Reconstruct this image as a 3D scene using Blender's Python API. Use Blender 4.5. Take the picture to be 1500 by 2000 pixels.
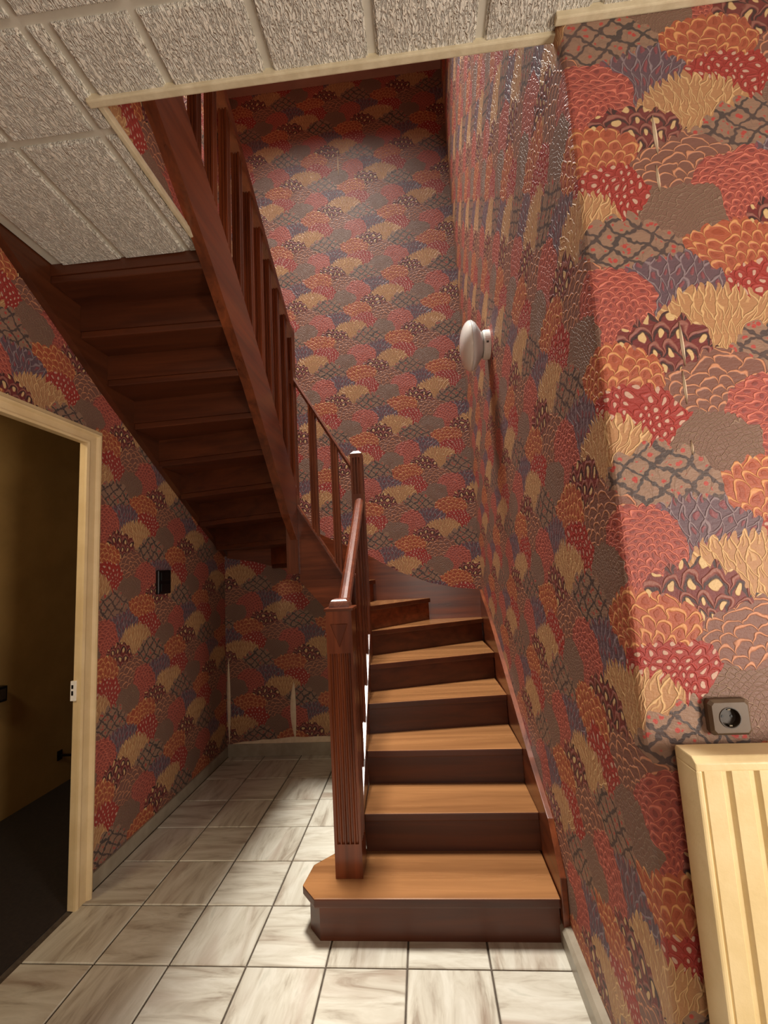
import bpy, bmesh, math, random
from mathutils import Vector, Matrix

for o in list(bpy.data.objects):
    bpy.data.objects.remove(o, do_unlink=True)
SC = bpy.context.scene
COL = SC.collection
random.seed(4)

# ------------------------------------------------------------------ camera
CAM_Z = 1.442
cam_d = bpy.data.cameras.new('camera')
cam_d.sensor_fit = 'VERTICAL'
cam_d.sensor_height = 36.0
cam_d.sensor_width = 27.0
cam_d.lens = 875.97 * 36.0 / 2000.0
cam_d.clip_start = 0.02
cam = bpy.data.objects.new('camera', cam_d)
COL.objects.link(cam)
pitch, yaw, roll = 0.121496, -0.077686, -0.055193
fwd = Vector((math.sin(yaw)*math.cos(pitch), math.cos(yaw)*math.cos(pitch), math.sin(pitch)))
rgt = Vector((math.cos(yaw), -math.sin(yaw), 0))
upv = rgt.cross(fwd)
r2 = rgt*math.cos(roll) + upv*math.sin(roll)
u2 = -rgt*math.sin(roll) + upv*math.cos(roll)
cam.matrix_world = Matrix(((r2.x, u2.x, -fwd.x, 0), (r2.y, u2.y, -fwd.y, 0), (r2.z, u2.z, -fwd.z, CAM_Z), (0, 0, 0, 1)))
SC.camera = cam

# ------------------------------------------------------------------ world, exposure, lights
w = bpy.data.worlds.new('world')
SC.world = w
w.use_nodes = True
w.node_tree.nodes['Background'].inputs[0].default_value = (0.5, 0.45, 0.4, 1)
w.node_tree.nodes['Background'].inputs[1].default_value = 0.05
SC.view_settings.view_transform = 'Standard'
SC.view_settings.look = 'None'
SC.view_settings.gamma = 1.0
SC.view_settings.use_curve_mapping = False
SC.view_settings.exposure = 0.0


def area_light(name, loc, target, sx, sy, power, color):
    l = bpy.data.lights.new(name, 'AREA')
    l.shape = 'RECTANGLE'
    l.size, l.size_y = sx, sy
    l.energy = power
    l.color = color
    o = bpy.data.objects.new(name, l)
    COL.objects.link(o)
    o.location = loc
    o.rotation_euler = (Vector(target) - Vector(loc)).to_track_quat('-Z', 'Y').to_euler()
    return o


# daylight coming down the stairwell from the floor above; the lamps after it are added fills
a1 = area_light('stairwell_light', (-0.74, 2.62, 8.3), (-0.74, 2.62, 0), 1.0, 1.4, 106, (1.0, 0.95, 0.87))
a1.data.spread = math.radians(56)
area_light('hall_fill_light', (1.84, -0.12, 1.25), (0.4, 0.75, 1.4), 0.7, 1.2, 66, (1.0, 0.90, 0.77))  # added fill from the right for the radiator wall; no window is there
area_light('front_fill_light', (0.1, -2.15, 1.35), (0.0, 1.0, 1.25), 0.9, 1.6, 17, (1.0, 0.90, 0.78))  # added front fill for the newel, risers and niche walls
area_light('ceiling_fill_light', (0.5, -1.7, 1.75), (0.5, -1.5, 2.9), 0.45, 0.45, 20, (1.0, 0.90, 0.76))  # unseen light added behind the camera to brighten the hall ceiling
area_light('side_room_fill_light', (-2.2, 0.75, 2.5), (-2.5, 2.4, 1.0), 0.4, 0.4, 14, (1.0, 0.80, 0.5))  # unseen light added to brighten the ochre wall

# ------------------------------------------------------------------ node helpers


def lin(c):
    out = []
    for v in c:
        v = v/255.0
        out.append(v/12.92 if v <= 0.04045 else ((v+0.055)/1.055)**2.4)
    return out + [1.0]


class NT:
    """small expression builder over a material node tree"""

    def __init__(self, name):
        self.m = bpy.data.materials.new(name)
        self.m.use_nodes = True
        self.t = self.m.node_tree
        self.bsdf = self.t.nodes['Principled BSDF']

    def put(self, sock, v):
        if isinstance(v, X):
            self.t.links.new(v.s, sock)
        elif v is not None:
            sock.default_value = v

    def math(self, op, a, b=None, c=None, clamp=False):
        n = self.t.nodes.new('ShaderNodeMath')
        n.operation = op
        n.use_clamp = clamp
        self.put(n.inputs[0], a)
        self.put(n.inputs[1], b)
        self.put(n.inputs[2], c)
        return X(self, n.outputs[0])

    def mixc(self, f, a, b):
        n = self.t.nodes.new('ShaderNodeMix')
        n.data_type = 'RGBA'
        self.put(n.inputs[0], f)
        self.put(n.inputs[6], a)
        self.put(n.inputs[7], b)
        return X(self, n.outputs[2])

    def mixv(self, f, a, b):
        n = self.t.nodes.new('ShaderNodeMix')
        n.data_type = 'VECTOR'
        self.put(n.inputs[0], f)
        self.put(n.inputs[4], a)
        self.put(n.inputs[5], b)
        return X(self, n.outputs[1])

    def comb(self, x, y, z):
        n = self.t.nodes.new('ShaderNodeCombineXYZ')
        self.put(n.inputs[0], x)
        self.put(n.inputs[1], y)
        self.put(n.inputs[2], z)
        return X(self, n.outputs[0])

    def sep(self, v):
        n = self.t.nodes.new('ShaderNodeSeparateXYZ')
        self.put(n.inputs[0], v)
        return [X(self, n.outputs[i]) for i in range(3)]

    def coord(self, kind):
        n = self.t.nodes.new('ShaderNodeTexCoord')
        return X(self, n.outputs[kind])

    def mapping(self, v, scale=(1, 1, 1), loc=(0, 0, 0)):
        n = self.t.nodes.new('ShaderNodeMapping')
        self.put(n.inputs[0], v)
        n.inputs['Scale'].default_value = scale
        if isinstance(loc, X):
            self.put(n.inputs['Location'], loc)
        else:
            n.inputs['Location'].default_value = loc
        return X(self, n.outputs[0])

    def noise(self, v, scale, detail=3, rough=0.55, dist=0.0, color=False):
        n = self.t.nodes.new('ShaderNodeTexNoise')
        self.put(n.inputs['Vector'], v)
        n.inputs['Scale'].default_value = scale
        n.inputs['Detail'].default_value = detail
        n.inputs['Roughness'].default_value = rough
        n.inputs['Distortion'].default_value = dist
        return X(self, n.outputs[1 if color else 0])

    def ramp(self, f, stops):
        n = self.t.nodes.new('ShaderNodeValToRGB')
        self.put(n.inputs[0], f)
        el = n.color_ramp.elements
        while len(el) < len(stops):
            el.new(0.5)
        for e, (p, c) in zip(el, stops):
            e.position = p
            e.color = c
        return X(self, n.outputs[0])

    def bump(self, h, strength, dist):
        n = self.t.nodes.new('ShaderNodeBump')
        n.inputs['Strength'].default_value = strength
        n.inputs['Distance'].default_value = dist
        self.put(n.inputs['Height'], h)
        self.t.links.new(n.outputs[0], self.bsdf.inputs['Normal'])

    def rnd(self):
        n = self.t.nodes.new('ShaderNodeObjectInfo')
        return X(self, n.outputs['Random'])

    def set(self, **k):
        for a, v in k.items():
            self.put(self.bsdf.inputs[a.replace('_', ' ')], v)


class X:
    def __init__(self, nt, s):
        self.n, self.s = nt, s

    def __add__(self, o): return self.n.math('ADD', self, o)
    __radd__ = __add__
    def __sub__(self, o): return self.n.math('SUBTRACT', self, o)
    def __rsub__(self, o): return self.n.math('SUBTRACT', o, self)
    def __mul__(self, o): return self.n.math('MULTIPLY', self, o)
    __rmul__ = __mul__
    def __truediv__(self, o): return self.n.math('DIVIDE', self, o)
    def __gt__(self, o): return self.n.math('GREATER_THAN', self, o)
    def __lt__(self, o): return self.n.math('LESS_THAN', self, o)
    def f(self, op, b=None, c=None, clamp=False): return self.n.math(op, self, b, c, clamp)
    def smooth(self, a, b):
        n = self.n.t.nodes.new('ShaderNodeMapRange')
        n.interpolation_type = 'SMOOTHSTEP'
        self.n.put(n.inputs[0], self)
        n.inputs[1].default_value = a
        n.inputs[2].default_value = b
        return X(self.n, n.outputs[0])


# ------------------------------------------------------------------ materials
LA, LB = 0.347, 0.60          # half-drop repeat of the wallpaper, metres
B0 = (0.771, 1.99)            # where one cream feather patch sits on the printed sheet


def wallpaper():
    n = NT('peacock_wallpaper')
    u, v, _ = n.sep(n.coord('UV'))
    uv = n.comb(u, v, 0.0)
    wob = n.noise(uv, 15, 2, 0.55, color=True)
    wx, wz, _ = n.sep(wob)
    wob2 = n.noise(uv, 5.5, 1, 0.5, color=True)
    vx, vz, _ = n.sep(wob2)
    x = u + (wx-0.5)*0.050 + (vx-0.5)*0.06
    z = v + (wz-0.5)*0.045 + (vz-0.5)*0.05
    S = 1.04
    # dx, dz, half sizes, scale width/height/pointedness, ring/dots/diamond, base, line, centre
    M = [
        ((0.0, 0.0), (.150, .080), (.021, .046, 1.0), (0, 0, 0), (180, 134, 92), (236, 198, 142), (170, 118, 66)),
        ((-.225, -.228), (.112, .088), (.023, .021, .1), (0, .8, 0), (158, 52, 46), (172, 58, 50), (212, 184, 162)),
        ((.141, -.10), (.130, .098), (.050, .050, .0), (0, 0, 1), (148, 120, 100), (54, 56, 58), (184, 60, 56)),
        ((-.12, .090), (.135, .075), (.024, .040, .9), (0, .45, 0), (94, 78, 88), (156, 142, 146), (160, 50, 56)),
        ((.083, -.235), (.118, .108), (.026, .015, .1), (0, .6, 0), (164, 80, 70), (232, 136, 112), (104, 50, 50)),
        ((-.14, -.070), (.126, .084), (.038, .042, .15), (1, 1, 0), (112, 46, 46), (164, 112, 98), (216, 184, 132)),
        ((-.03, -.155), (.128, .076), (.044, .022, .0), (0, 0, 0), (124, 86, 74), (232, 162, 120), (112, 84, 66)),
        ((.073, .177), (.130, .074), (.029, .028, .1), (0, .6, 0), (172, 90, 62), (236, 176, 114), (148, 66, 42)),
        ((-.05, -.287), (.110, .076), (.016, .009, .5), (0, 0, 0), (122, 94, 80), (156, 132, 110), (100, 86, 66)),
    ]
    best = None
    for (cx, cz), (hx, hz), sc, fl, cb, cl, cc in M:
        ox = x - (B0[0] + cx*S)
        i = (ox/LA).f('ROUND')
        dx = ox - i*LA
        oz = z - (B0[1] + cz*S) + i*(LB*0.5)
        dz = oz - (oz/LB).f('ROUND')*LB
        a = dx/hx
        b = dz/hz
        b = b - (dx*(math.pi/sc[0])).f('SINE').f('ABSOLUTE')*(0.55*sc[1]/hz)
        r = a*a + b*b
        s = dz*5.0 - (r - 0.85).f('MAXIMUM', 0.0)*4.0 - r*0.12
        loc = n.comb(dx, dz, 0.0)
        cb, cl, cc = lin(cb), lin(cl), lin(cc)
        if best is None:
            best, L, P, F, CB, CL, CC = s, loc, sc, fl, cb, cl, cc
        else:
            m = s > best
            best = best.f('MAXIMUM', s)
            L = n.mixv(m, L, loc)
            P = n.mixv(m, P, sc)
            F = n.mixv(m, F, fl)
            CB = n.mixc(m, CB, cb)
            CL = n.mixc(m, CL, cl)
            CC = n.mixc(m, CC, cc)
    lx, lz, _ = n.sep(L)
    pw, ph, pt = n.sep(P)
    ring, dots, dia = n.sep(F)
    # rows of feathers fan out around a point below each patch
    zz = lz + 0.17
    fx = n.math('ARCTAN2', lx, zz)*0.17
    rr = (lx*lx + zz*zz).f('SQRT')/ph
    row = rr.f('FLOOR')
    uu = fx/pw + row.f('MODULO', 2.0)*0.5
    cx = uu.f('FRACT') - 0.5
    cy = rr.f('FRACT')
    ax = cx.f('ABSOLUTE')*2.0
    rnd_ = (1.0 - ax*ax).f('MAXIMUM', 0.0).f('SQRT')
    pnt = 1.0 - ax
    yb = rnd_ + (pnt - rnd_)*pt
    d = cy - yb*0.92
    line = 1.0 - d.f('ABSOLUTE').smooth(0.04, 0.20)
    rib = (1.0 - ax.smooth(0.04, 0.22))*pt*pt*0.5
    line = line.f('MAXIMUM', rib*(1.0 - dots))
    ringm = (1.0 - (d + 0.34).f('ABSOLUTE').smooth(0.08, 0.20))*ring
    ex = cx/0.19
    ey = (cy - 0.30)/0.34
    cen = (1.0 - (ex*ex + ey*ey).smooth(0.45, 0.9))*dots
    # the trellis of the diamond patches
    zig = ((u*420.0).f('SINE') + (v*390.0).f('SINE'))*0.025
    q1 = ((lx + lz*1.2)/0.070 + zig).f('FRACT') - 0.5
    q2 = ((lx - lz*1.2)/0.070 + zig).f('FRACT') - 0.5
    edge = q1.f('ABSOLUTE').f('MAXIMUM', q2.f('ABSOLUTE'))
    tre = edge.smooth(0.38, 0.43)*dia
    vor = n.t.nodes.new('ShaderNodeTexVoronoi')
    n.put(vor.inputs['Vector'], uv)
    vor.inputs['Scale'].default_value = 60
    dot = (1.0 - X(n, vor.outputs['Distance']).smooth(0.28, 0.42))*dia*(1.0 - edge.smooth(0.24, 0.30))
    line = line*(1.0 - dia*0.8)
    c = n.mixc(line*0.72, CB, CL)
    c = n.mixc(ringm, c, lin((52, 38, 40)))
    c = n.mixc(cen, c, CC)
    c = n.mixc(dot*0.9, c, CC)
    c = n.mixc(tre*0.9, c, CL)
    fade = n.noise(uv, 5, 3, 0.6)
    c = n.mixc(fade.smooth(0.30, 0.8)*0.20 + 0.08, c, lin((132, 92, 86)))
    n.set(Base_Color=c, Roughness=0.52)
    n.bsdf.inputs['Specular IOR Level'].default_value = 0.32
    grain = n.noise(uv, 240, 2, 0.6)
    ripple = n.noise(n.mapping(uv, (60, 150, 1)), 1.0, 2, 0.5)
    n.bump(line*0.8 + cen*0.5 + grain*0.35 + ripple*0.6, 0.75, 0.003)
    return n.m


def wood(name, axis, dark, light, rough=0.3, scale=1.0, coat=0.25):
    n = NT(name)
    o = n.coord('Object')
    off = n.rnd()*37.0
    st = {'x': (1.6, 26, 26), 'y': (26, 1.6, 26), 'z': (26, 26, 1.6)}[axis]
    p = n.mapping(o, tuple(s*scale for s in st), n.comb(off, off, off))
    g = n.noise(p, 1.0, 5, 0.62, 0.6)
    g2 = n.noise(n.mapping(o, tuple(s*scale*0.28 for s in st), n.comb(off, off, off)), 1.0, 2, 0.5, 1.2)
    f = (g*0.6 + g2*0.5).smooth(0.3, 0.85)
    c = n.mixc(f, lin(dark), lin(light))
    n.set(Base_Color=c, Roughness=(g*0.14 + (rough - 0.07)))
    n.bsdf.inputs['Coat Weight'].default_value = coat
    n.bsdf.inputs['Coat Roughness'].default_value = 0.30 if coat > 0.9 else 0.18
    n.bump(g, 0.12, 0.002)
    return n.m


def plain(name, c1, c2, rough=0.5, scale=12, bump=0.1, metal=0.0, coat=0.0, dist=0.002):
    n = NT(name)
    o = n.coord('Object')
    g = n.noise(o, scale, 4, 0.6)
    n.set(Base_Color=n.mixc(g.smooth(0.3, 0.7), lin(c1), lin(c2)), Roughness=rough, Metallic=metal)
    n.bsdf.inputs['Coat Weight'].default_value = coat
    if bump:
        n.bump(n.noise(o, scale*8, 3, 0.6), bump, dist)
    return n.m


def ceiling_bark():
    n = NT('embossed_ceiling_tile')
    o = n.coord('Object')
    off = n.rnd()*50.0
    p = n.mapping(o, (125, 36, 40), n.comb(off, off, 0.0))
    g = n.noise(p, 1.0, 2, 0.55, 1.4)
    g2 = n.noise(n.mapping(o, (40, 12, 20), n.comb(off, off, 0.0)), 1.0, 2, 0.5, 0.8)
    h = g.smooth(0.34, 0.60)
    c = n.mixc(g2.smooth(0.3, 0.7), lin((232, 226, 212)), lin((242, 238, 226)))
    n.set(Base_Color=c, Roughness=0.75)
    n.bump(h + g2*0.4, 1.0, 0.008)
    return n.m


def floor_tile_mat(name, ax):
    n = NT(name)
    o = n.coord('Object')
    off = n.rnd()*91.0
    sc = (3.2, 17, 1) if ax == 'x' else (17, 3.2, 1)
    p = n.mapping(o, sc, n.comb(off, off, 0.0))
    g = n.noise(p, 1.0, 5, 0.62, 0.8)
    g2 = n.noise(n.mapping(o, tuple(s*0.45 for s in sc), n.comb(off, 0.0, off)), 1.0, 3, 0.5, 0.6)
    c = n.ramp(g, [(0.30, lin((152, 140, 124))), (0.46, lin((194, 188, 172))), (0.62, lin((210, 206, 192))), (0.8, lin((174, 172, 156)))])
    c = n.mixc(g2.smooth(0.52, 0.78)*0.55, c, lin((150, 124, 106)))
    n.set(Base_Color=c, Roughness=0.34)
    n.bsdf.inputs['Specular IOR Level'].default_value = 0.5
    n.bump(n.noise(o, 30, 3, 0.5), 0.08, 0.003)
    return n.m


MAHO_D, MAHO_L = (74, 33, 16), (138, 70, 36)
M = {}
M['paper'] = wallpaper()
for a in 'xyz':
    M['wood_'+a] = wood('mahogany_grain_'+a, a, MAHO_D, MAHO_L, 0.30)
    M['tread_'+a] = wood('worn_tread_wood_'+a, a, (118, 78, 46), (174, 122, 76), 0.26, 0.6, 0.5)
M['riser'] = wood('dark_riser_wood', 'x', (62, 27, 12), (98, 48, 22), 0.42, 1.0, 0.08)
M['shaded_string_y'] = wood('shaded_string_wood', 'y', (58, 26, 12), (92, 46, 22), 0.40, 1.0, 0.08)  # darker copy of the mahogany, paints shade onto the left wall string
M['rail'] = wood('polished_handrail_wood', 'y', (74, 32, 16), (126, 60, 32), 0.26, 1.0, 1.0)
M['rail'].node_tree.nodes['Principled BSDF'].inputs['Specular IOR Level'].default_value = 1.0
M['bark'] = ceiling_bark()
M['ceil_back'] = plain('ceiling_joint_paint', (190, 184, 170), (202, 196, 182), 0.8, 8, 0.1)
M['tile_x'] = floor_tile_mat('marbled_tile_across', 'x')
M['tile_y'] = floor_tile_mat('marbled_tile_along', 'y')
M['grout'] = plain('dark_grout', (74, 64, 54), (92, 82, 70), 0.9, 40, 0.3)
M['cream'] = plain('cream_paint', (214, 188, 142), (226, 202, 158), 0.42, 6, 0.05)
M['trim'] = plain('aged_trim_paint', (202, 188, 156), (220, 208, 178), 0.6, 20, 0.25)
M['plaster'] = plain('bare_plaster', (214, 192, 160), (228, 208, 180), 0.8, 20, 0.2)
M['radiator'] = plain('cream_radiator_enamel', (222, 198, 146), (232, 210, 162), 0.4, 9, 0.18, dist=0.004)
M['skirt'] = plain('grey_stone_skirting', (142, 132, 114), (160, 150, 132), 0.35, 10, 0.05)
M['bakelite'] = plain('brown_plastic', (88, 70, 53), (96, 78, 60), 0.45, 20, 0.03)
M['dark_bakelite'] = plain('dark_brown_plastic', (48, 38, 28), (56, 44, 34), 0.35, 20, 0.03)
M['black'] = plain('black_plastic', (10, 9, 9), (14, 12, 12), 0.35, 20, 0.03)
M['metal'] = plain('dull_metal', (92, 82, 68), (104, 94, 80), 0.45, 20, 0.0, 1.0)
M['white'] = plain('white_painted_metal', (226, 222, 214), (234, 230, 222), 0.35, 20, 0.0)
M['ochre'] = plain('ochre_wall_paint', (150, 118, 66), (166, 132, 76), 0.85, 3, 0.15)
M['carpet'] = plain('dark_carpet', (34, 26, 22), (44, 34, 28), 0.95, 60, 0.5)
M['upper_paint'] = plain('upper_wall_paint', (150, 110, 96), (164, 122, 106), 0.8, 5, 0.1)


def glass_mat():
    n = NT('opal_glass')
    o = n.coord('Object')
    g = n.noise(o, 6, 2, 0.5)
    n.set(Base_Color=n.mixc(g, lin((236, 232, 224)), lin((244, 241, 236))), Roughness=0.12)
    n.bsdf.inputs['Subsurface Weight'].default_value = 0.3
    n.bsdf.inputs['Subsurface Radius'].default_value = (0.03, 0.03, 0.03)
    n.bsdf.inputs['Coat Weight'].default_value = 0.8
    n.bsdf.inputs['Coat Roughness'].default_value = 0.05
    return n.m


def clear_mat():
    n = NT('clear_glass_rim')
    o = n.coord('Object')
    n.set(Base_Color=n.mixc(n.noise(o, 5, 1), lin((236, 238, 240)), lin((244, 244, 244))), Roughness=0.08)
    n.bsdf.inputs['Transmission Weight'].default_value = 0.3
    n.bsdf.inputs['IOR'].default_value = 1.45
    return n.m


M['opal'] = glass_mat()
M['clear'] = clear_mat()

# ------------------------------------------------------------------ mesh helpers


def obj(name, bm, mat, parent=None, bevel=0.0, seg=2, smooth=False, origin=None):
    if bevel:
        bmesh.ops.bevel(bm, geom=bm.edges[:], offset=bevel, segments=seg, affect='EDGES', profile=0.6, clamp_overlap=True)
    bmesh.ops.recalc_face_normals(bm, faces=bm.faces[:])
    xs = [v.co.copy() for v in bm.verts]
    if origin is None:
        lo = Vector([min(c[i] for c in xs) for i in range(3)])
        hi = Vector([max(c[i] for c in xs) for i in range(3)])
        origin = (lo+hi)*0.5
    origin = Vector(origin)
    for v in bm.verts:
        v.co -= origin
    me = bpy.data.meshes.new(name)
    bm.to_mesh(me)
    bm.free()
    me.materials.append(mat)
    if smooth:
        for p in me.polygons:
            p.use_smooth = True
    o = bpy.data.objects.new(name, me)
    COL.objects.link(o)
    o.location = origin
    if parent is not None:
        put_under(o, parent)
    return o


WLOC = {}


def put_under(o, parent):
    """parent without moving: every builder works in world coordinates and nothing is rotated at object level"""
    pl = Vector((0, 0, 0))
    p = parent
    while p is not None:
        pl += p.location
        p = p.parent
    o.parent = parent
    o.location = o.location - pl


def empty(name, loc, label, cat, group=None):
    o = bpy.data.objects.new(name, None)
    COL.objects.link(o)
    o.location = loc
    o.empty_display_size = 0.1
    o['label'] = label
    o['category'] = cat
    if group:
        o['group'] = group
    return o


def struct(o):
    o['kind'] = 'structure'
    return o


def add_prism(bm, pts, axis, lo, hi):
    """polygon pts in the two other axes, extruded along axis ('x': (y,z), 'y': (x,z), 'z': (x,y))"""
    def P(a, b, t):
        return {'x': (t, a, b), 'y': (a, t, b), 'z': (a, b, t)}[axis]
    A = [bm.verts.new(P(a, b, lo)) for a, b in pts]
    B = [bm.verts.new(P(a, b, hi)) for a, b in pts]
    k = len(pts)
    bm.faces.new(A[::-1])
    bm.faces.new(B)
    for i in range(k):
        j = (i+1) % k
        bm.faces.new((A[i], A[j], B[j], B[i]))
    return bm


def add_box(bm, x0, x1, y0, y1, z0, z1):
    return add_prism(bm, [(x0, y0), (x1, y0), (x1, y1), (x0, y1)], 'z', z0, z1)


def box(name, x0, x1, y0, y1, z0, z1, mat, parent=None, bevel=0.0, seg=2):
    return obj(name, add_box(bmesh.new(), x0, x1, y0, y1, z0, z1), mat, parent, bevel, seg)


def prism(name, pts, axis, lo, hi, mat, parent=None, bevel=0.0, seg=2):
    o = obj(name, add_prism(bmesh.new(), pts, axis, lo, hi), mat, parent, bevel, seg)
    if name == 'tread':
        o.data.materials.append(M['riser'])       # tops worn light; dark wood on edges and undersides paints in their shade
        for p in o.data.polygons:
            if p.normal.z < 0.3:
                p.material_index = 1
    return o


def add_loft(bm, ringA, ringB):
    A = [bm.verts.new(p) for p in ringA]
    B = [bm.verts.new(p) for p in ringB]
    k = len(A)
    bm.faces.new(A[::-1])
    bm.faces.new(B)
    for i in range(k):
        j = (i+1) % k
        bm.faces.new((A[i], A[j], B[j], B[i]))
    return bm


def sweep(name, p0, p1, prof, mat, parent):
    """profile (across, up) carried between two points; ends cut plumb"""
    p0, p1 = Vector(p0), Vector(p1)
    d = p1-p0
    side = Vector((d.y, -d.x, 0)).normalized()
    up = Vector((0, 0, 1))
    bm = bmesh.new()
    add_loft(bm, [p0+side*a+up*b for a, b in prof], [p1+side*a+up*b for a, b in prof])
    return obj(name, bm, mat, parent)


def uv_quad_wall(bm, uvl, corners, uvs):
    vs = [bm.verts.new(c) for c in corners]
    f = bm.faces.new(vs)
    for l, t in zip(f.loops, uvs):
        l[uvl].uv = t
    return f


def wall_slab(name, path, z0, z1, u_of, thick, mat, holes=()):
    """wall following a plan path; visible side on path, back offset by thick*(normal list); u_of(i)->u at each path point"""
    bm = bmesh.new()
    uvl = bm.loops.layers.uv.new('UVMap')
    n = len(path)
    for i in range(n-1):
        (xa, ya), (xb, yb) = path[i], path[i+1]
        ua, ub = u_of[i], u_of[i+1]
        rects = [(0.0, 1.0, z0, z1)]
        for (hi, t0, t1, h0, h1) in holes:
            if hi == i:
                rects = [(0.0, t0, z0, z1), (t1, 1.0, z0, z1), (t0, t1, h1, z1)]
        for (t0, t1, a, b) in rects:
            def L(t):
                return (xa+(xb-xa)*t, ya+(yb-ya)*t)
            p, q = L(t0), L(t1)
            up_, uq = ua+(ub-ua)*t0, ua+(ub-ua)*t1
            uv_quad_wall(bm, uvl, [(p[0], p[1], a), (q[0], q[1], a), (q[0], q[1], b), (p[0], p[1], b)],
                         [(up_, a), (uq, a), (uq, b), (up_, b)])
    bmesh.ops.remove_doubles(bm, verts=bm.verts[:], dist=1e-5)
    r = bmesh.ops.extrude_face_region(bm, geom=bm.faces[:])
    nv = [g for g in r['geom'] if isinstance(g, bmesh.types.BMVert)]
    for v in nv:
        v.co += Vector(thick(v.co))
    bm.normal_update()
    return obj(name, bm, mat)


# ------------------------------------------------------------------ setting
XL, XR, YB = -1.66, 0.465, 3.69       # left wall, stair side wall, back wall
YF = 1.10                              # wall that turns towards the right and carries the radiator
HX, HY = 1.9, -2.3                     # far right and rear of the hall
ZC, ZT = 2.90, 8.4                     # hall ceiling, ceiling of the upper floor
OX, OYE = -0.895, 1.135                # opening in the ceiling: left edge, near edge
UPF = 3.192

# floor and its tiles
fl = box('floor', XL-0.02, HX, HY, YB, -0.06, -0.006, M['grout'])
struct(fl)
TG = 0.0035


def tile_mesh(x0, x1, y0, y1):
    bm = add_box(bmesh.new(), x0, x1, y0, y1, -0.0075, 0.0)
    top = [e for e in bm.edges if all(abs(v.co.z) < 1e-6 for v in e.verts)]
    bmesh.ops.bevel(bm, geom=top, offset=0.003, segments=1, affect='EDGES')
    return bm


for i in range(-6, 7):
    for j in range(-6, 8):
        x0, x1 = -0.147+0.3*i, 0.153+0.3*i
        y0, y1 = 1.503+0.3*j, 1.803+0.3*j
        x0, x1 = max(x0, XL), min(x1, HX)
        y0, y1 = max(y0, HY), min(y1, YB)
        if y0 >= YF-0.01:
            x1 = min(x1, XR)
        if x1-x0 < 0.02 or y1-y0 < 0.02 or y1 < -0.6:
            continue
        m = M['tile_x'] if (i+j) % 2 else M['tile_y']
        o = obj('tile', tile_mesh(x0+TG, x1-TG, y0+TG, y1-TG), m, fl)

# walls; u runs to the right as seen from inside the room, so the printed sheet reads the right way round
UB = B0[0]+0.145
VB = 2.59-3.22


def shift_uv(o, dv):
    for l in o.data.uv_layers[0].data:
        l.uv[1] += dv


wb = wall_slab('wall_back', [(XL, YB), (XR, YB)], 0, ZT, [XL+UB, XR+UB], lambda c: (0, 0.1, 0), M['paper'])
shift_uv(wb, VB)
struct(wb)
corner = []
RC = 0.018
for k in range(5):
    a = math.pi/2*k/4
    corner.append((XR+RC-RC*math.cos(a), YF+RC-RC*math.sin(a)))
path = [(XR, YB)] + corner
us = [0.0]
for a, b in zip(path, path[1:]):
    us.append(us[-1]+math.dist(a, b))
# place so that u == x on the face with the radiator
k0 = us[-1]-(XR+RC)
us = [t-k0 for t in us]
wr = wall_slab('wall_right', path, 0, ZT, us, lambda c: (0.12, 0.12, 0), M['paper'])
struct(wr)
wf = wall_slab('wall_front', [(XR+RC, YF), (HX, YF)], 0, ZT, [XR+RC, HX], lambda c: (0, 0.12, 0), M['paper'])
struct(wf)
DY0, DY1, DZ = 1.105, 2.172, 2.14       # door opening in the left wall
Lw = YB-HY
wl = wall_slab('wall_left', [(XL, HY), (XL, YB)], 0, ZT, [HY, YB], lambda c: (-0.09, 0, 0), M['paper'],
               holes=[(0, (DY0-HY)/Lw, (DY1-HY)/Lw, 0, DZ+0.075)])
struct(wl)
wn = wall_slab('wall_rear', [(HX, HY), (XL, HY)], 0, ZC, [0, HX-XL], lambda c: (0, -0.1, 0), M['upper_paint'])
struct(wn)
wh = wall_slab('wall_far_right', [(HX, YF), (HX, HY)], 0, ZC, [0, YF-HY], lambda c: (0.1, 0, 0), M['upper_paint'])
struct(wh)

# upper floor slab around the opening (the hall ceiling hangs under it) and the walls and ceiling upstairs
bm = bmesh.new()
add_box(bm, XL, HX, HY, OYE, ZC+0.012, UPF-0.01)
ce = obj('ceiling', bm, M['ceil_back'])
struct(ce)
ce2 = box('ceiling_over_stair', XL+0.045, OX, OYE, 1.80, ZC+0.012, ZC+0.03, M['ceil_back'])
struct(ce2)
TL = 0.305
GAP = 0.0125
for i in range(-6, 8):
    for j in range(-8, 5):
        x0, x1 = -0.048+TL*i, -0.048+TL*(i+1)
        y0, y1 = 0.932+TL*j, 0.932+TL*(j+1)
        if y1 < -0.8 or j > 1:
            continue
        if j == 1:
            y1 = 1.81
        x0, x1 = max(x0, XL+0.05), min(x1, HX-0.01)
        par = ce
        if y0 > 1.0 or y1 > OYE+0.02:
            if x0 >= OX-0.03 and y0 > OYE:
                continue
        parts = [(x0, x1, y0, y1)]
        if y1 > OYE:
            parts = []
            # front part under the slab
            if y0 < OYE-0.05 and x1 > OX:
                parts.append((max(x0, OX) if x0 < OX else x0, x1, y0, OYE))
            if x0 < OX-0.04:
                parts.append((x0, min(x1, OX), y0, min(y1, 1.80)))
        for (a, b, c, d) in parts:
            if b-a < 0.06 or d-c < 0.05:
                continue
            g0, g1 = GAP, GAP
            bm = add_box(bmesh.new(), a+g0, b-g1, c+(GAP if c > y0-1e-6 and c == y0 else 0.004), d-(GAP if d == y1 else 0.006), ZC, ZC+0.014)
            low = [e for e in bm.edges if all(abs(v.co.z-ZC) < 1e-6 for v in e.verts)]
            bmesh.ops.bevel(bm, geom=low, offset=0.006, segments=2, affect='EDGES')
            obj('ceiling_tile', bm, M['bark'], ce if c < OYE-0.05 else ce2)
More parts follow.
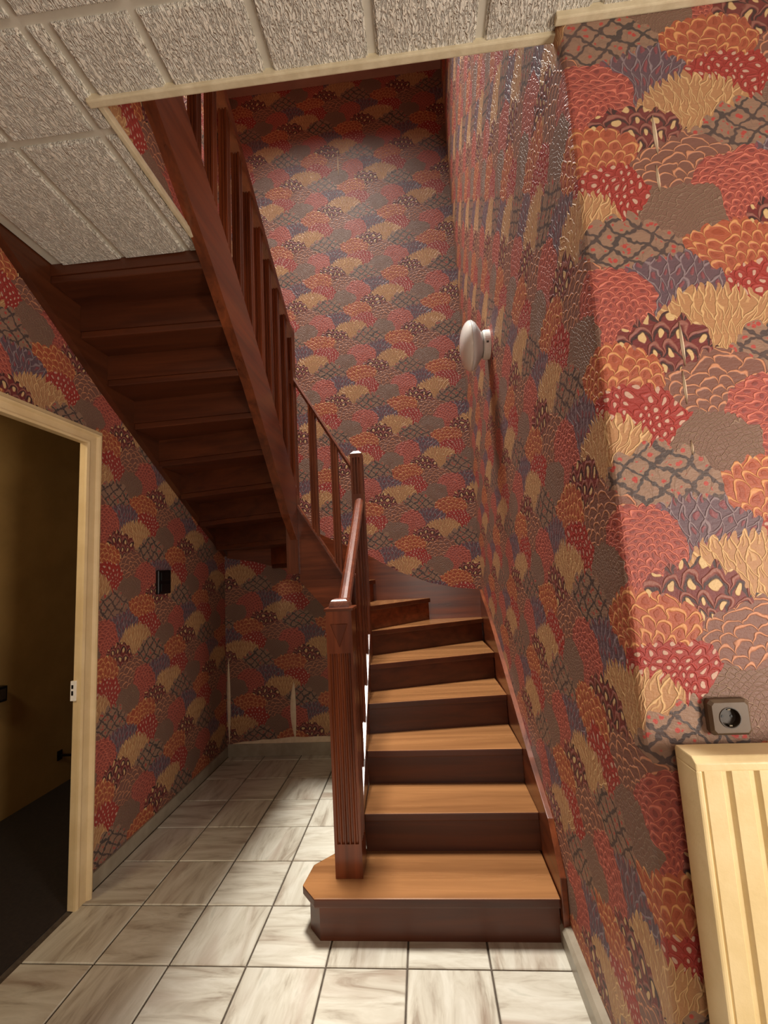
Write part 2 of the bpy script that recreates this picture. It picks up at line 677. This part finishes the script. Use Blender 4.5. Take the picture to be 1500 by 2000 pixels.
# trims on the edges of the opening
struct(box('trim_1', OX-0.03, XR+0.01, OYE-0.012, OYE+0.012, ZC-0.012, ZC+0.10, M['trim'], None, 0.004))
struct(box('trim_2', XR-0.01, HX, YF-0.022, YF+0.0, ZC-0.02, ZC+0.012, M['trim'], None, 0.004))
struct(box('trim_3', OX-0.012, OX+0.004, OYE+0.012, 1.78, ZC-0.003, ZC+0.022, M['trim'], None, 0.003))
# papered side of the opening next to the upper flight
wo = wall_slab('wall_opening_side', [(OX-0.004, OYE+0.012), (OX-0.004, 1.80)], ZC+0.022, UPF+0.25, [1.45, 1.45+0.65],
               lambda c: (-0.03, 0, 0), M['paper'])
shift_uv(wo, -0.32)
struct(wo)
struct(box('ceiling_upper', XL, XR+0.1, 0.2, YB+0.05, ZT, ZT+0.08, M['ceil_back']))
# unseen slabs added overhead to keep the top of the papered walls in half shade
struct(box('shade_slab_rear', XL, XR, 3.42, YB-0.001, 6.0, 6.2, M['upper_paint']))
struct(box('shade_slab_right', 0.22, XR-0.001, 0.2, 3.42, 6.0, 6.2, M['upper_paint']))
struct(box('wall_upper_front', XL, XR+0.1, 0.1, 0.2, UPF, ZT, M['upper_paint']))
struct(box('wall_upper_right', XR+0.005, XR+0.09, 0.2, YF+0.1, UPF, ZT, M['upper_paint']))

# skirtings
SK = 0.095
struct(box('baseboard_left', XL, XL+0.014, 2.19, YB, 0, 0.075, M['skirt'], None, 0.003))
struct(box('baseboard_back', XL+0.014, -0.42, YB-0.014, YB, 0, SK, M['skirt'], None, 0.003))
struct(prism('baseboard_right', [(XR-0.034, 0), (XR-0.034, 0.06), (XR-0.022, 0.072), (XR, 0.078), (XR, 0)], 'y', YF-0.03, 1.955, M['skirt']))
struct(prism('baseboard_front', [(YF-0.034, 0), (YF-0.034, 0.06), (YF-0.022, 0.072), (YF, 0.078), (YF, 0)], 'x', XR-0.03, HX, M['skirt']))

# room behind the left-hand door
struct(box('wall_side_room', -2.80, -2.72, 0.2, 4.2, 0, 2.6, M['ochre']))
struct(box('wall_side_room_end', -2.72, XL-0.09, 4.1, 4.2, 0, 2.6, M['ochre']))
struct(box('wall_side_room_start', -2.72, XL-0.09, 0.2, 0.3, 0, 2.6, M['ochre']))
struct(box('ceiling_side_room', -2.8, XL-0.09, 0.2, 4.2, 2.6, 2.68, M['ceil_back']))
struct(box('floor_side_room', -2.8, XL-0.02, 0.2, 4.2, -0.06, 0.0, M['carpet']))

# door frame
door = bpy.data.objects.new('door_1', None)
COL.objects.link(door)
door.location = (XL, (DY0+DY1)/2, 0)
struct(door)


def jamb_profile(y_in, s):
    # plan section of the casing, s=+1: far jamb, -1: near jamb
    return [(XL+0.030, y_in), (XL+0.034, y_in+s*0.012), (XL+0.030, y_in+s*0.024), (XL+0.030, y_in+s*0.062),
            (XL+0.042, y_in+s*0.070), (XL+0.046, y_in+s*0.078), (XL+0.042, y_in+s*0.086), (XL+0.026, y_in+s*0.092),
            (XL+0.020, y_in+s*0.118), (XL+0.001, y_in+s*0.118), (XL+0.001, y_in+s*0.108), (XL-0.012, y_in+s*0.108), (XL-0.012, y_in+s*0.004), (XL+0.02, y_in)]


J1 = 2.06
J0 = 1.215
bm = add_prism(bmesh.new(), jamb_profile(J1, 1), 'z', 0, DZ+0.0)
# mitred head: lift the outer verts
for v in bm.verts:
    if v.co.z > 1:
        v.co.z = DZ + (v.co.y-J1)*0.72
obj('jamb', bm, M['cream'], door)
bm = add_prism(bmesh.new(), jamb_profile(J0, -1), 'z', 0, DZ)
for v in bm.verts:
    if v.co.z > 1:
        v.co.z = DZ + (J0-v.co.y)*0.72
obj('jamb', bm, M['cream'], door)
prof = [(p[0], DZ+(p[1]-J1)*0.72) for p in jamb_profile(J1, 1)]
bm = add_prism(bmesh.new(), prof, 'y', J0, J1)
for v in bm.verts:
    k = (v.co.z-DZ)/0.72
    v.co.y += k if v.co.y > 1.6 else -k
obj('head', bm, M['cream'], door)
box('lining', XL-0.092, XL-0.013, DY1-0.007, DY1-0.0005, 0, DZ+0.06, M['cream'], door)
box('lining', XL-0.092, XL-0.013, DY0+0.0005, DY0+0.007, 0, DZ+0.06, M['cream'], door)
box('lining', XL-0.092, XL-0.013, DY0+0.0005, DY1-0.0005, DZ+0.067, DZ+0.0745, M['cream'], door)
sp = box('strike_plate', XL-0.018, XL+0.006, J1-0.006, J1+0.004, 0.90, 0.99, M['white'], door)
box('latch_hole', XL-0.013, XL-0.004, J1-0.0075, J1-0.004, 0.955, 0.972, M['black'], sp)
box('latch_hole', XL-0.013, XL-0.004, J1-0.0075, J1-0.004, 0.925, 0.945, M['black'], sp)

# ------------------------------------------------------------------ staircase
RISE = 0.168
ST = empty('winder_staircase', (-0.4, 2.8, 0), 'dark brown wooden winder staircase turning left up along the papered walls', 'staircase')


def xin(y):
    """right face of the lower inner string"""
    return -0.331 - (y-2.10)*0.046


# nosing lines: inner point, outer point
I = {2: (xin(2.165), 2.165), 3: (xin(2.43), 2.43), 4: (xin(2.655), 2.655), 5: (xin(2.885), 2.885), 6: (-0.376, 3.15),
     7: (-0.41, 3.145), 8: (-0.50, 3.118), 9: (-0.61, 3.118), 10: (-0.73, 3.118), 11: (-0.86, 3.145), 12: (-0.902, 2.96), 13: (-0.902, 2.78),
     14: (-0.902, 2.60), 15: (-0.902, 2.42), 16: (-0.902, 2.23), 17: (-0.902, 2.04), 18: (-0.902, 1.84), 19: (-0.902, 1.60)}
XO, YO, XLI = 0.440, 3.665, -1.622
O = {2: (XO, 2.160), 3: (XO, 2.415), 4: (XO, 2.75), 5: (XO, 3.12), 6: (XO, 3.575), 7: (0.048, YO), 8: (-0.385, YO), 9: (-0.79, YO),
     10: (-1.21, YO), 11: (XLI, 3.48), 12: (XLI, 3.22), 13: (XLI, 2.96), 14: (XLI, 2.70), 15: (XLI, 2.45), 16: (XLI, 2.22),
     17: (XLI, 2.02), 18: (XLI, 1.83), 19: (XLI, 1.58)}
TH = 0.034


def shift_line(n, d):
    """nosing line moved d further up the stair"""
    a, b = Vector(I[n]), Vector(O[n])
    t = (b-a).normalized()
    nn = Vector((-t.y, t.x))
    # up the stair: towards next nosing
    m0 = (a+b)*0.5
    nx = n+1 if n+1 in I else n
    if nx == n:
        ref = m0 - (Vector(I[n-1])+Vector(O[n-1]))*0.5
    else:
        ref = (Vector(I[nx])+Vector(O[nx]))*0.5 - m0
    if nn.dot(ref) < 0:
        nn = -nn
    return a+nn*d, b+nn*d


# step 1 with its clipped bullnose end
t1 = [(0.437, 1.893), (-0.505, 1.890), (-0.572, 1.968), (-0.556, 2.095), (-0.475, 2.178), (-0.37, 2.178), (-0.335, 2.21), (0.437, 2.21)]
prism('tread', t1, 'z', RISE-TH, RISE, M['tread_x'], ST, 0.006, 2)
r1 = [(0.435, 1.920), (-0.492, 1.918), (-0.545, 1.978), (-0.532, 2.085), (-0.46, 2.155), (-0.40, 2.155), (-0.40, 2.135), (-0.45, 2.135),
      (-0.515, 2.078), (-0.525, 1.985), (-0.484, 1.938), (0.435, 1.940)]
prism('riser', r1, 'z', 0.0, RISE-TH, M['riser'], ST)


def steps():
    for n in range(2, 19):
        z = n*RISE
        a, b = Vector(I[n]), Vector(O[n])
        a2, b2 = shift_line(n+1, 0.036)
        pts = [a, b]
        if n == 6:
            pts.append(Vector((XO, YO)))
        if n == 10:
            pts.append(Vector((XLI, YO)))
        # keep the back line inside the walls
        b2.x = min(max(b2.x, XLI), XO)
        b2.y = min(b2.y, YO)
        if n >= 10:
            a2.x = -0.902
        if n == 10:
            a2 = Vector((-0.902, 3.12))
            pts = [a, b, Vector((XLI, YO)), Vector((XLI, b2.y)), a2]
        else:
            pts += [b2, a2]
        if n in (7, 8, 9):
            pts = [Vector((p.x, max(p.y, 3.118))) for p in pts]
        if n == 6:
            pts = [a, b, Vector((XO, YO)), b2, a2]
        mat = M['tread_x'] if n < 7 or n > 10 else M['tread_y']
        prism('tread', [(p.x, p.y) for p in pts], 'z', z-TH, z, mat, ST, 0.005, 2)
        # riser under this nosing
        c, d = shift_line(n, 0.022)
        e, f = shift_line(n, 0.040)
        for p in (c, d, e, f):
            p.x = min(max(p.x, XLI), XO)
            p.y = min(p.y, YO)
        prism('riser', [(c.x, c.y), (d.x, d.y), (f.x, f.y), (e.x, e.y)], 'z', (n-1)*RISE, z-TH, M['riser'] if n < 7 or n > 10 else M['wood_y'], ST)
    n = 19
    c, d = shift_line(n, 0.022)
    e, f = shift_line(n, 0.040)
    prism('riser', [(c.x, c.y), (d.x, d.y), (f.x, f.y), (e.x, e.y)], 'z', 18*RISE, 19*RISE-TH, M['riser'], ST)
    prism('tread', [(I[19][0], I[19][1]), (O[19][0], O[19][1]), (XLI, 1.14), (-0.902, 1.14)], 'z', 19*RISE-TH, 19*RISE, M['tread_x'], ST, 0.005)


steps()

# wall strings
sr_top = [(1.895, 0.0), (1.885, 0.245), (2.00, 0.395), (2.277, 0.517), (2.658, 0.722), (3.05, 0.94), (3.269, 1.055), (3.50, 1.15), (YO, 1.222)]
sr_bot = [(YO, 0.62), (3.2, 0.58), (2.6, 0.30), (2.15, 0.0)]
o = prism('wall_string', sr_top+sr_bot, 'x', XO, XR-0.001, M['wood_y'], ST, 0.003)
sb_top = [(0.465, 1.222), (0.25, 1.248), (0.054, 1.295), (-0.20, 1.40), (-0.441, 1.548), (-0.73, 1.69), (-1.0, 1.83), (-1.4, 2.02), (XLI-0.01, 2.10)]
sb_bot = [(XLI-0.01, 1.585), (-1.40, 1.545), (-1.06, 1.449), (-0.746, 1.204), (-0.37, 0.96), (0.05, 0.78), (0.465, 0.62)]
prism('wall_string', sb_top+sb_bot, 'y', YO, YB-0.001, M['wood_x'], ST, 0.003)
sl_bot = [(YB-0.03, 1.60), (3.3, 1.80), (2.635, 2.185), (2.17, 2.46), (1.824, 2.69), (1.559, 2.86), (1.25, 3.06)]
sl_top = [(1.25, 3.40), (1.559, 3.24), (2.17, 2.84), (2.635, 2.56), (3.3, 2.20), (YB-0.03, 2.08)]
prism('wall_string', sl_bot+sl_top, 'x', XL+0.001, XLI, M['shaded_string_y'], ST, 0.003)

# inner strings
def slope_z(y, z0=0.336, y0=2.165, k=0.704):
    return z0+(y-y0)*k


bm = bmesh.new()
ys = (2.118, 3.06)
ringA, ringB = [], []
for y, R in ((ys[0], ringA), (ys[1], ringB)):
    xr = xin(y)
    zt = slope_z(y)+0.035
    zb = max(slope_z(y)-0.26, 0.135)
    for (dx, zz) in ((0, zb), (0, zt), (-0.042, zt), (-0.042, zb)):
        R.append((xr+dx, y, zz))
add_loft(bm, ringA, ringB)
obj('inner_string', bm, M['rail'], ST, 0.003)
ms = [(-0.85, 1.375), (-0.85, 1.885), (-0.456, 1.245), (-0.456, 0.925)]
mst = prism('inner_string', ms, 'y', 3.082, 3.116, M['wood_x'], ST)
prof = [(-0.026, 0), (-0.026, 0.02), (-0.016, 0.03), (0.016, 0.03), (0.026, 0.02), (0.026, 0)]
sweep('string_cap', (-0.85, 3.099, 1.885), (-0.456, 3.099, 1.245), prof, M['rail'], mst)
us_bot = [(3.06, 1.66), (2.86, 1.82), (2.637, 2.06), (2.253, 2.45), (1.78, 2.845), (1.387, 3.13), (1.15, 3.30)]
us_top = [(1.15, 3.70), (1.559, 3.375), (1.927, 3.095), (2.504, 2.60), (3.022, 2.075), (3.06, 2.03)]
prism('inner_string', us_bot+us_top, 'x', -0.902, -0.850, M['wood_y'], ST, 0.004)


def fluted_ring(cx, cy, h, z, grooves, gw, gd):
    """square section with grooves on all four faces"""
    pts = []
    face = [(-h, 0.0)]
    step = 2*h/(grooves+1)
    for g in range(grooves):
        c = -h+step*(g+1)
        face += [(c-gw, 0.0), (c-gw*0.45, gd), (c+gw*0.45, gd), (c+gw, 0.0)]
    for k in range(4):
        a = k*math.pi/2
        ca, sa = round(math.cos(a)), round(math.sin(a))
        for (t, d) in face:
            x, y = t, -h+d
            pts.append((cx+x*ca-y*sa, cy+x*sa+y*ca, z))
    return pts


def add_post(bm, cx, cy, h, segs, grooves, gw, gd):
    """segs: list of (z0,z1,fluted)"""
    for z0, z1, fl_ in segs:
        if fl_:
            add_loft(bm, fluted_ring(cx, cy, h, z0, grooves, gw, gd), fluted_ring(cx, cy, h, z1, grooves, gw, gd))
        else:
            add_box(bm, cx-h, cx+h, cy-h, cy+h, z0, z1)
    return bm


def dome(bm, cx, cy, h, z0, z1, seg=6):
    """pillow-shaped cap"""
    rings = []
    for k in range(seg+1):
        a = k/seg*math.pi/2
        s = h*math.cos(a)**0.55 if k < seg else h*0.12
        z = z0+(z1-z0)*math.sin(a)
        q = s*0.32
        ring = []
        for (sx, sy) in ((1, -1), (1, 1), (-1, 1), (-1, -1)):
            ring.append((cx+sx*s, cy+sy*s, z))
        rings.append([bm.verts.new(p) for p in ring])
    bm.faces.new(rings[0][::-1])
    bm.faces.new(rings[-1])
    for A, B in zip(rings, rings[1:]):
        for i in range(4):
            j = (i+1) % 4
            bm.faces.new((A[i], A[j], B[j], B[i]))
    return bm


# first newel post
NX, NY, NH = -0.3835, 2.062, 0.0575
bm = bmesh.new()
add_post(bm, NX, NY, NH, [(RISE, 0.30, False), (0.30, 1.075, True), (1.075, 1.262, False)], 5, 0.0075, 0.008)
nw = obj('newel_post', bm, M['wood_z'], ST)
nw['label'] = 'thick fluted newel post at the foot of the stair'
box('cap_moulding', NX-NH-0.008, NX+NH+0.008, NY-NH-0.008, NY+NH+0.008, 1.258, 1.272, M['wood_x'], nw, 0.004)
obj('newel_cap', dome(bmesh.new(), NX, NY, NH-0.012, 1.272, 1.312), M['rail'], nw, smooth=False)
bm = bmesh.new()
yf = NY-NH
add_loft(bm, [(NX-0.042, yf+0.002, 1.205), (NX+0.042, yf+0.002, 1.205), (NX, yf+0.002, 1.095)],
         [(NX-0.036, yf-0.003, 1.200), (NX+0.036, yf-0.003, 1.200), (NX, yf-0.003, 1.105)])
obj('carved_triangle', bm, M['wood_z'], nw)

# second newel post (top of the lower flight) and third (foot of the upper flight)
P2X, P2Y, PH = -0.4155, 3.10, 0.0415
bm = bmesh.new()
add_post(bm, P2X, P2Y, PH, [(0.76, 0.80, False), (0.80, 0.93, False), (0.93, 1.80, True), (1.80, 1.955, False), (1.955, 2.215, True), (2.215, 2.245, False)], 3, 0.006, 0.007)
p2 = obj('newel_post', bm, M['wood_z'], ST)
p2['label'] = 'slim newel post at the turn of the stair with a bright flat top'
obj('newel_cap', add_loft(bmesh.new(), [(P2X+a*PH, P2Y+b*PH, 2.245) for a, b in ((-1, -1), (1, -1), (1, 1), (-1, 1))],
                          [(P2X+a*PH*0.45, P2Y+b*PH*0.45, 2.268) for a, b in ((-1, -1), (1, -1), (1, 1), (-1, 1))]), M['rail'], p2)
P3X = -0.890
bm = bmesh.new()
add_post(bm, P3X, P2Y, PH, [(1.427, 1.98, False), (1.98, 2.80, True), (2.80, 2.90, False), (2.90, 3.225, True), (3.225, 3.25, False)], 3, 0.006, 0.007)
p3 = obj('newel_post', bm, M['wood_z'], ST)
p3['label'] = 'slim newel post hanging at the foot of the upper flight'
obj('newel_cap', add_loft(bmesh.new(), [(P3X+a*PH, P2Y+b*PH, 3.25) for a, b in ((-1, -1), (1, -1), (1, 1), (-1, 1))],
                          [(P3X+a*PH*0.45, P2Y+b*PH*0.45, 3.275) for a, b in ((-1, -1), (1, -1), (1, 1), (-1, 1))]), M['rail'], p3)

# handrails
hp = [(-0.026, -0.045), (-0.030, -0.012), (-0.026, 0.006), (-0.014, 0.016), (0.0, 0.019), (0.014, 0.016), (0.026, 0.006), (0.030, -0.012), (0.026, -0.045)]
HR0 = (NX+0.012, NY+0.02, 1.288)
HR1 = (P2X+0.008, P2Y-PH, 1.905)
sweep('handrail', HR0, HR1, hp, M['rail'], ST)
hp2 = [(-0.022, -0.042), (-0.026, -0.012), (-0.020, 0.008), (0.0, 0.014), (0.020, 0.008), (0.026, -0.012), (0.022, -0.042)]
M2A, M2B = (P3X+PH, P2Y, 2.845), (P2X-PH, P2Y, 2.165)
sweep('handrail', M2A, M2B, hp2, M['rail'], ST)
U0 = (-0.875, P2Y-PH, 3.215)
U1 = (-0.875, 1.0, 4.52)
sweep('handrail', U0, U1, [(a*1.35, b*1.5) for a, b in hp2], M['wood_y'], ST)


def baluster(x, y, z0, z1, h, cut0=0.0, cut1=0.0, axis='y'):
    """cut0/cut1: slope of foot and head along axis"""
    A = fluted_ring(x, y, h, z0, 2, 0.005, 0.005)
    B = fluted_ring(x, y, h, z1, 2, 0.005, 0.005)
    k = 1 if axis == 'y' else 0
    c = y if axis == 'y' else x
    A = [(p[0], p[1], p[2]+(p[k]-c)*cut0) for p in A]
    B = [(p[0], p[1], p[2]+(p[k]-c)*cut1) for p in B]
    return obj('baluster', add_loft(bmesh.new(), A, B), M['wood_z'], ST)


# lower flight
ks = (HR1[2]-HR0[2])/(HR1[1]-HR0[1])
for y in (2.33, 2.53, 2.73, 2.93):
    x = xin(y)-0.024
    baluster(x, y, slope_z(y)+0.036, HR0[2]+(y-HR0[1])*ks-0.04, 0.017, 0.704, ks)
# turn
km = (M2B[2]-M2A[2])/(M2B[0]-M2A[0])
kst = (1.245-1.885)/(0.394)
for x in (-0.728, -0.575):
    baluster(x, P2Y, 1.885+(x+0.85)*kst+0.024, M2A[2]+(x-M2A[0])*km-0.03, 0.024, kst, km, 'x')
# upper flight
ku = (U1[2]-U0[2])/(U1[1]-U0[1])


def interp(pts, y):
    pts = sorted(pts)
    for (a, b), (c, d) in zip(pts, pts[1:]):
        if a <= y <= c:
            return b+(d-b)*(y-a)/(c-a)
    return pts[-1][1]


y = 2.93
while y > 1.2:
    zt = interp(us_top[:-1]+[(3.06, 2.03)], y)
    baluster(-0.876, y, zt-0.004, U0[2]+(y-U0[1])*ku-0.03, 0.022, -0.9, ku)
    y -= 0.155

# ------------------------------------------------------------------ wall lamp


def add_lathe_x(bm, cx, cy, cz, prof, seg=40):
    """profile (x offset, radius) turned about an x axis"""
    rings = []
    for (dx, r) in prof:
        if r < 1e-6:
            rings.append([bm.verts.new((cx+dx, cy, cz))])
        else:
            rings.append([bm.verts.new((cx+dx, cy+r*math.cos(2*math.pi*k/seg), cz+r*math.sin(2*math.pi*k/seg))) for k in range(seg)])
    for A, B in zip(rings, rings[1:]):
        for k in range(seg):
            j = (k+1) % seg
            if len(A) == 1:
                bm.faces.new((A[0], B[k], B[j]))
            elif len(B) == 1:
                bm.faces.new((A[k], A[j], B[0]))
            else:
                bm.faces.new((A[k], A[j], B[j], B[k]))
    return bm


LY, LZ = 2.50, 2.68
lamp = empty('wall_lamp', (XR, LY, LZ), 'unlit white opal glass wall lamp with a round disc shade on the stair wall', 'lamp')
base_x = XR
obj('base', add_lathe_x(bmesh.new(), base_x, LY, LZ, [(0, 0.0), (0, 0.082), (-0.030, 0.082), (-0.038, 0.076), (-0.040, 0.0)], 40), M['white'], lamp, smooth=False)
# back rim of clear glass
obj('glass_rim', add_lathe_x(bmesh.new(), base_x-0.040, LY, LZ, [(0.0, 0.0), (0.0, 0.07), (-0.012, 0.085), (-0.040, 0.128), (-0.062, 0.142), (-0.066, 0.140), (-0.066, 0.0)], 48), M['clear'], lamp, smooth=True)
prof = []
for k in range(13):
    a = k/12*math.pi/2
    prof.append((-0.066-0.062*math.sin(a), 0.142*math.cos(a) if k < 12 else 0.0))
obj('globe', add_lathe_x(bmesh.new(), base_x-0.040, LY, LZ, [(-0.066, 0.0)]+prof, 48), M['opal'], lamp, smooth=True)
obj('screw', add_lathe_x(bmesh.new(), base_x-0.020, LY-0.080, LZ-0.02, [(-0.006, 0.0), (-0.006, 0.006), (0.006, 0.006), (0.006, 0.0)], 12), M['dark_bakelite'], lamp)

# ------------------------------------------------------------------ radiator
RX0, RX1, RZ0, RZ1, RYF, RYB = 0.520, 1.36, 0.16, 1.026, 1.005, 1.078
rad = empty('radiator', ((RX0+RX1)/2, RYB, RZ0), 'cream ribbed panel radiator fixed to the papered wall at the right', 'radiator')
# ribbed front
pts = []
x = RX0+0.012
pts.append((RX0+0.012, RYF+0.004))
pitch_ = 0.0525
k = 0
while x+pitch_ < RX1-0.01:
    pts += [(x+0.004, RYF), (x+pitch_-0.016, RYF), (x+pitch_-0.011, RYF+0.007), (x+pitch_-0.003, RYF+0.007)]
    x += pitch_
pts += [(RX1-0.012, RYF+0.004), (RX1-0.012, RYF+0.016), (RX0+0.012, RYF+0.016)]
bm = add_prism(bmesh.new(), pts, 'z', RZ0, RZ1-0.022)
obj('front_panel', bm, M['radiator'], rad)
prism('top_cover', [(RYF-0.002, RZ1-0.026), (RYF-0.002, RZ1-0.010), (RYF+0.010, RZ1), (RYB-0.004, RZ1), (RYB, RZ1-0.008), (RYB, RZ1-0.026)], 'x', RX0, RX1, M['radiator'], rad, 0.003)
for xx in (RX0, RX1-0.012):
    prism('side_panel', [(RYF-0.001, RZ0), (RYF-0.001, RZ1-0.024), (RYB, RZ1-0.024), (RYB, RZ0)], 'x', xx, xx+0.012, M['radiator'], rad, 0.004)
box('back_panel', RX0+0.012, RX1-0.012, RYB-0.020, RYB-0.006, RZ0+0.02, RZ1-0.026, M['radiator'], rad)
for xx in (0.62, 1.20):
    box('bracket', xx, xx+0.03, RYB-0.006, YF-0.0015, 0.75, 0.90, M['white'], rad)

# ------------------------------------------------------------------ socket
SX0, SX1, SZ0, SZ1, SYF = 0.604, 0.690, 1.038, 1.113, 1.080
soc = empty('power_socket', ((SX0+SX1)/2, YF, (SZ0+SZ1)/2), 'square brown surface mounted socket with a round recess, just above the radiator', 'socket')
scx, scz, srr = (SX0+SX1)/2-0.002, (SZ0+SZ1)/2, 0.0205
bm = bmesh.new()
SEG = 32
outer_f, inner_f, inner_b = [], [], []
bv = 0.006
for k in range(SEG):
    a = 2*math.pi*k/SEG
    c, s = math.cos(a), math.sin(a)
    hx, hz = (SX1-SX0)/2-bv, (SZ1-SZ0)/2-bv
    t = min(hx/abs(c) if abs(c) > 1e-6 else 9, hz/abs(s) if abs(s) > 1e-6 else 9)
    outer_f.append(bm.verts.new(((SX0+SX1)/2+c*t, SYF, scz+s*t)))
    inner_f.append(bm.verts.new((scx+c*srr, SYF, scz+s*srr)))
    inner_b.append(bm.verts.new((scx+c*srr*0.94, SYF+0.016, scz+s*srr*0.94)))
mid, back = [], []
for v in outer_f:
    dx = v.co.x-(SX0+SX1)/2
    dz = v.co.z-scz
    fx = ((SX1-SX0)/2)/((SX1-SX0)/2-bv)
    fz = ((SZ1-SZ0)/2)/((SZ1-SZ0)/2-bv)
    mid.append(bm.verts.new(((SX0+SX1)/2+dx*fx, SYF+bv, scz+dz*fz)))
    back.append(bm.verts.new(((SX0+SX1)/2+dx*fx, YF-0.0005, scz+dz*fz)))
for A, B in ((inner_b, inner_f), (inner_f, outer_f), (outer_f, mid), (mid, back)):
    for k in range(SEG):
        j = (k+1) % SEG
        bm.faces.new((A[k], A[j], B[j], B[k]))
bm.faces.new(back)
bm.faces.new(inner_b)
obj('cover', bm, M['bakelite'], soc)


def add_lathe_y(bm, cx, cy, cz, prof, seg=32):
    rings = []
    for (dy, r) in prof:
        if r < 1e-6:
            rings.append([bm.verts.new((cx, cy+dy, cz))])
        else:
            rings.append([bm.verts.new((cx+r*math.cos(2*math.pi*k/seg), cy+dy, cz+r*math.sin(2*math.pi*k/seg))) for k in range(seg)])
    for A, B in zip(rings, rings[1:]):
        for k in range(seg):
            j = (k+1) % seg
            if len(A) == 1:
                bm.faces.new((A[0], B[k], B[j]))
            elif len(B) == 1:
                bm.faces.new((A[k], A[j], B[0]))
            else:
                bm.faces.new((A[k], A[j], B[j], B[k]))
    return bm


obj('recess', add_lathe_y(bmesh.new(), scx, SYF, scz, [(0.012, 0.0), (0.012, 0.0185), (0.0, 0.0195), (-0.0015, 0.0205), (-0.0015, 0.0222), (0.001, 0.0222)]), M['dark_bakelite'], soc, smooth=False)
for dx in (-0.0095, 0.0095):
    obj('pin_hole', add_lathe_y(bmesh.new(), scx+dx, SYF+0.0115, scz, [(0.0, 0.0), (0.0, 0.0026), (-0.0008, 0.0026), (-0.0008, 0.0)], 12), M['black'], soc)
box('earth_clip', scx-0.003, scx+0.003, SYF+0.001, SYF+0.011, scz+0.0155, scz+0.0180, M['metal'], soc)
box('earth_clip', scx-0.003, scx+0.003, SYF+0.001, SYF+0.011, scz-0.0180, scz-0.0155, M['metal'], soc)

# ------------------------------------------------------------------ light switch on the left wall
sw = empty('light_switch', (XL, 2.765, 1.423), 'tall black double light switch on the left wall under the stair', 'switch')
pl = box('cover_plate', XL+0.0005, XL+0.022, 2.695, 2.836, 1.348, 1.498, M['black'], sw, 0.008, 3)
box('rocker', XL+0.022, XL+0.030, 2.715, 2.816, 1.432, 1.482, M['black'], sw, 0.003)
box('rocker', XL+0.022, XL+0.030, 2.715, 2.816, 1.364, 1.414, M['black'], sw, 0.003)

# ------------------------------------------------------------------ things on the far wall of the side room
s2 = empty('wall_box', (-2.72, 2.70, 0.79), 'black box on the ochre wall seen through the left doorway', 'socket')
box('housing', -2.7195, -2.66, 2.62, 2.74, 0.735, 0.83, M['black'], s2, 0.006)
box('lid', -2.66, -2.655, 2.635, 2.725, 0.75, 0.815, M['dark_bakelite'], s2, 0.002)
s3 = empty('wall_bracket', (-2.72, 3.24, 0.2), 'thin dark metal bracket low on the ochre wall beside the door jamb', 'bracket')
box('arm', -2.715, -2.50, 3.232, 3.248, 0.205, 0.219, M['black'], s3)
box('wall_plate', -2.7195, -2.712, 3.22, 3.26, 0.18, 0.245, M['black'], s3)

# ------------------------------------------------------------------ open seams of the wallpaper, bare plaster showing


def lens_strip(name, parent, base, du, dvz, length, width, out, bend=0.0, n=10):
    """thin raised sliver: base point, in-plane horizontal unit du, outward unit, running up"""
    bm = bmesh.new()
    du, out = Vector(du), Vector(out)
    L, R, T = [], [], []
    for k in range(n+1):
        t = k/n
        w_ = width*math.sin(math.pi*min(max(t, 0.0), 1.0))**0.8*0.5 + 0.0003
        c = Vector(base)+Vector((0, 0, 1))*length*t + du*(bend*math.sin(math.pi*t))
        L.append(bm.verts.new(c-du*w_))
        T.append(bm.verts.new(c+out*(0.0025+w_*0.25)))
        R.append(bm.verts.new(c+du*w_))
    for k in range(n):
        bm.faces.new((L[k], T[k], T[k+1], L[k+1]))
        bm.faces.new((T[k], R[k], R[k+1], T[k+1]))
        bm.faces.new((R[k], L[k], L[k+1], R[k+1]))
    bm.faces.new((L[0], R[0], T[0]))
    bm.faces.new((L[n], T[n], R[n]))
    return obj(name, bm, M['plaster'], parent)


lens_strip('open_seam', wb, (-1.094, YB-0.0005, 0.115), (1, 0, 0), 1, 0.45, 0.046, (0, -1, 0), -0.012)
lens_strip('open_seam', wb, (XL+0.022, YB-0.0005, 0.09), (1, 0, 0), 1, 0.68, 0.028, (0, -1, 0))
lens_strip('open_seam', wb, (-0.535, YB-0.0005, 5.03), (1, 0, 0), 1, 0.24, 0.010, (0, -1, 0))
for (bx, z0, z1, wd) in ((0.667, 2.355, 2.43, 0.0075), (0.675, 2.46, 2.575, 0.010), (0.660, 1.79, 1.875, 0.007), (0.668, 1.885, 2.00, 0.008), (0.657, 1.665, 1.70, 0.006)):
    lens_strip('open_seam', wf, (bx, YF-0.0005, z0), (1, 0, 0), 1, z1-z0, wd, (0, -1, 0))

# strip of bare plaster along the top of the rear skirting, where the paper has come away
pts, top = [], []
random.seed(9)
N = 14
for k in range(N+1):
    t = k/N
    x = XL+0.05 + t*(-0.42-XL-0.06)
    rise_ = 0.012 + 0.03*min(1.0, t*2.4) + random.uniform(-0.004, 0.004)
    if k == 0:
        rise_ = 0.002
    pts.append((x, SK-0.002))
    top.append((x, SK+rise_))
prism('torn_strip', pts+top[::-1], 'y', YB-0.006, YB-0.0005, M['plaster'], wb)
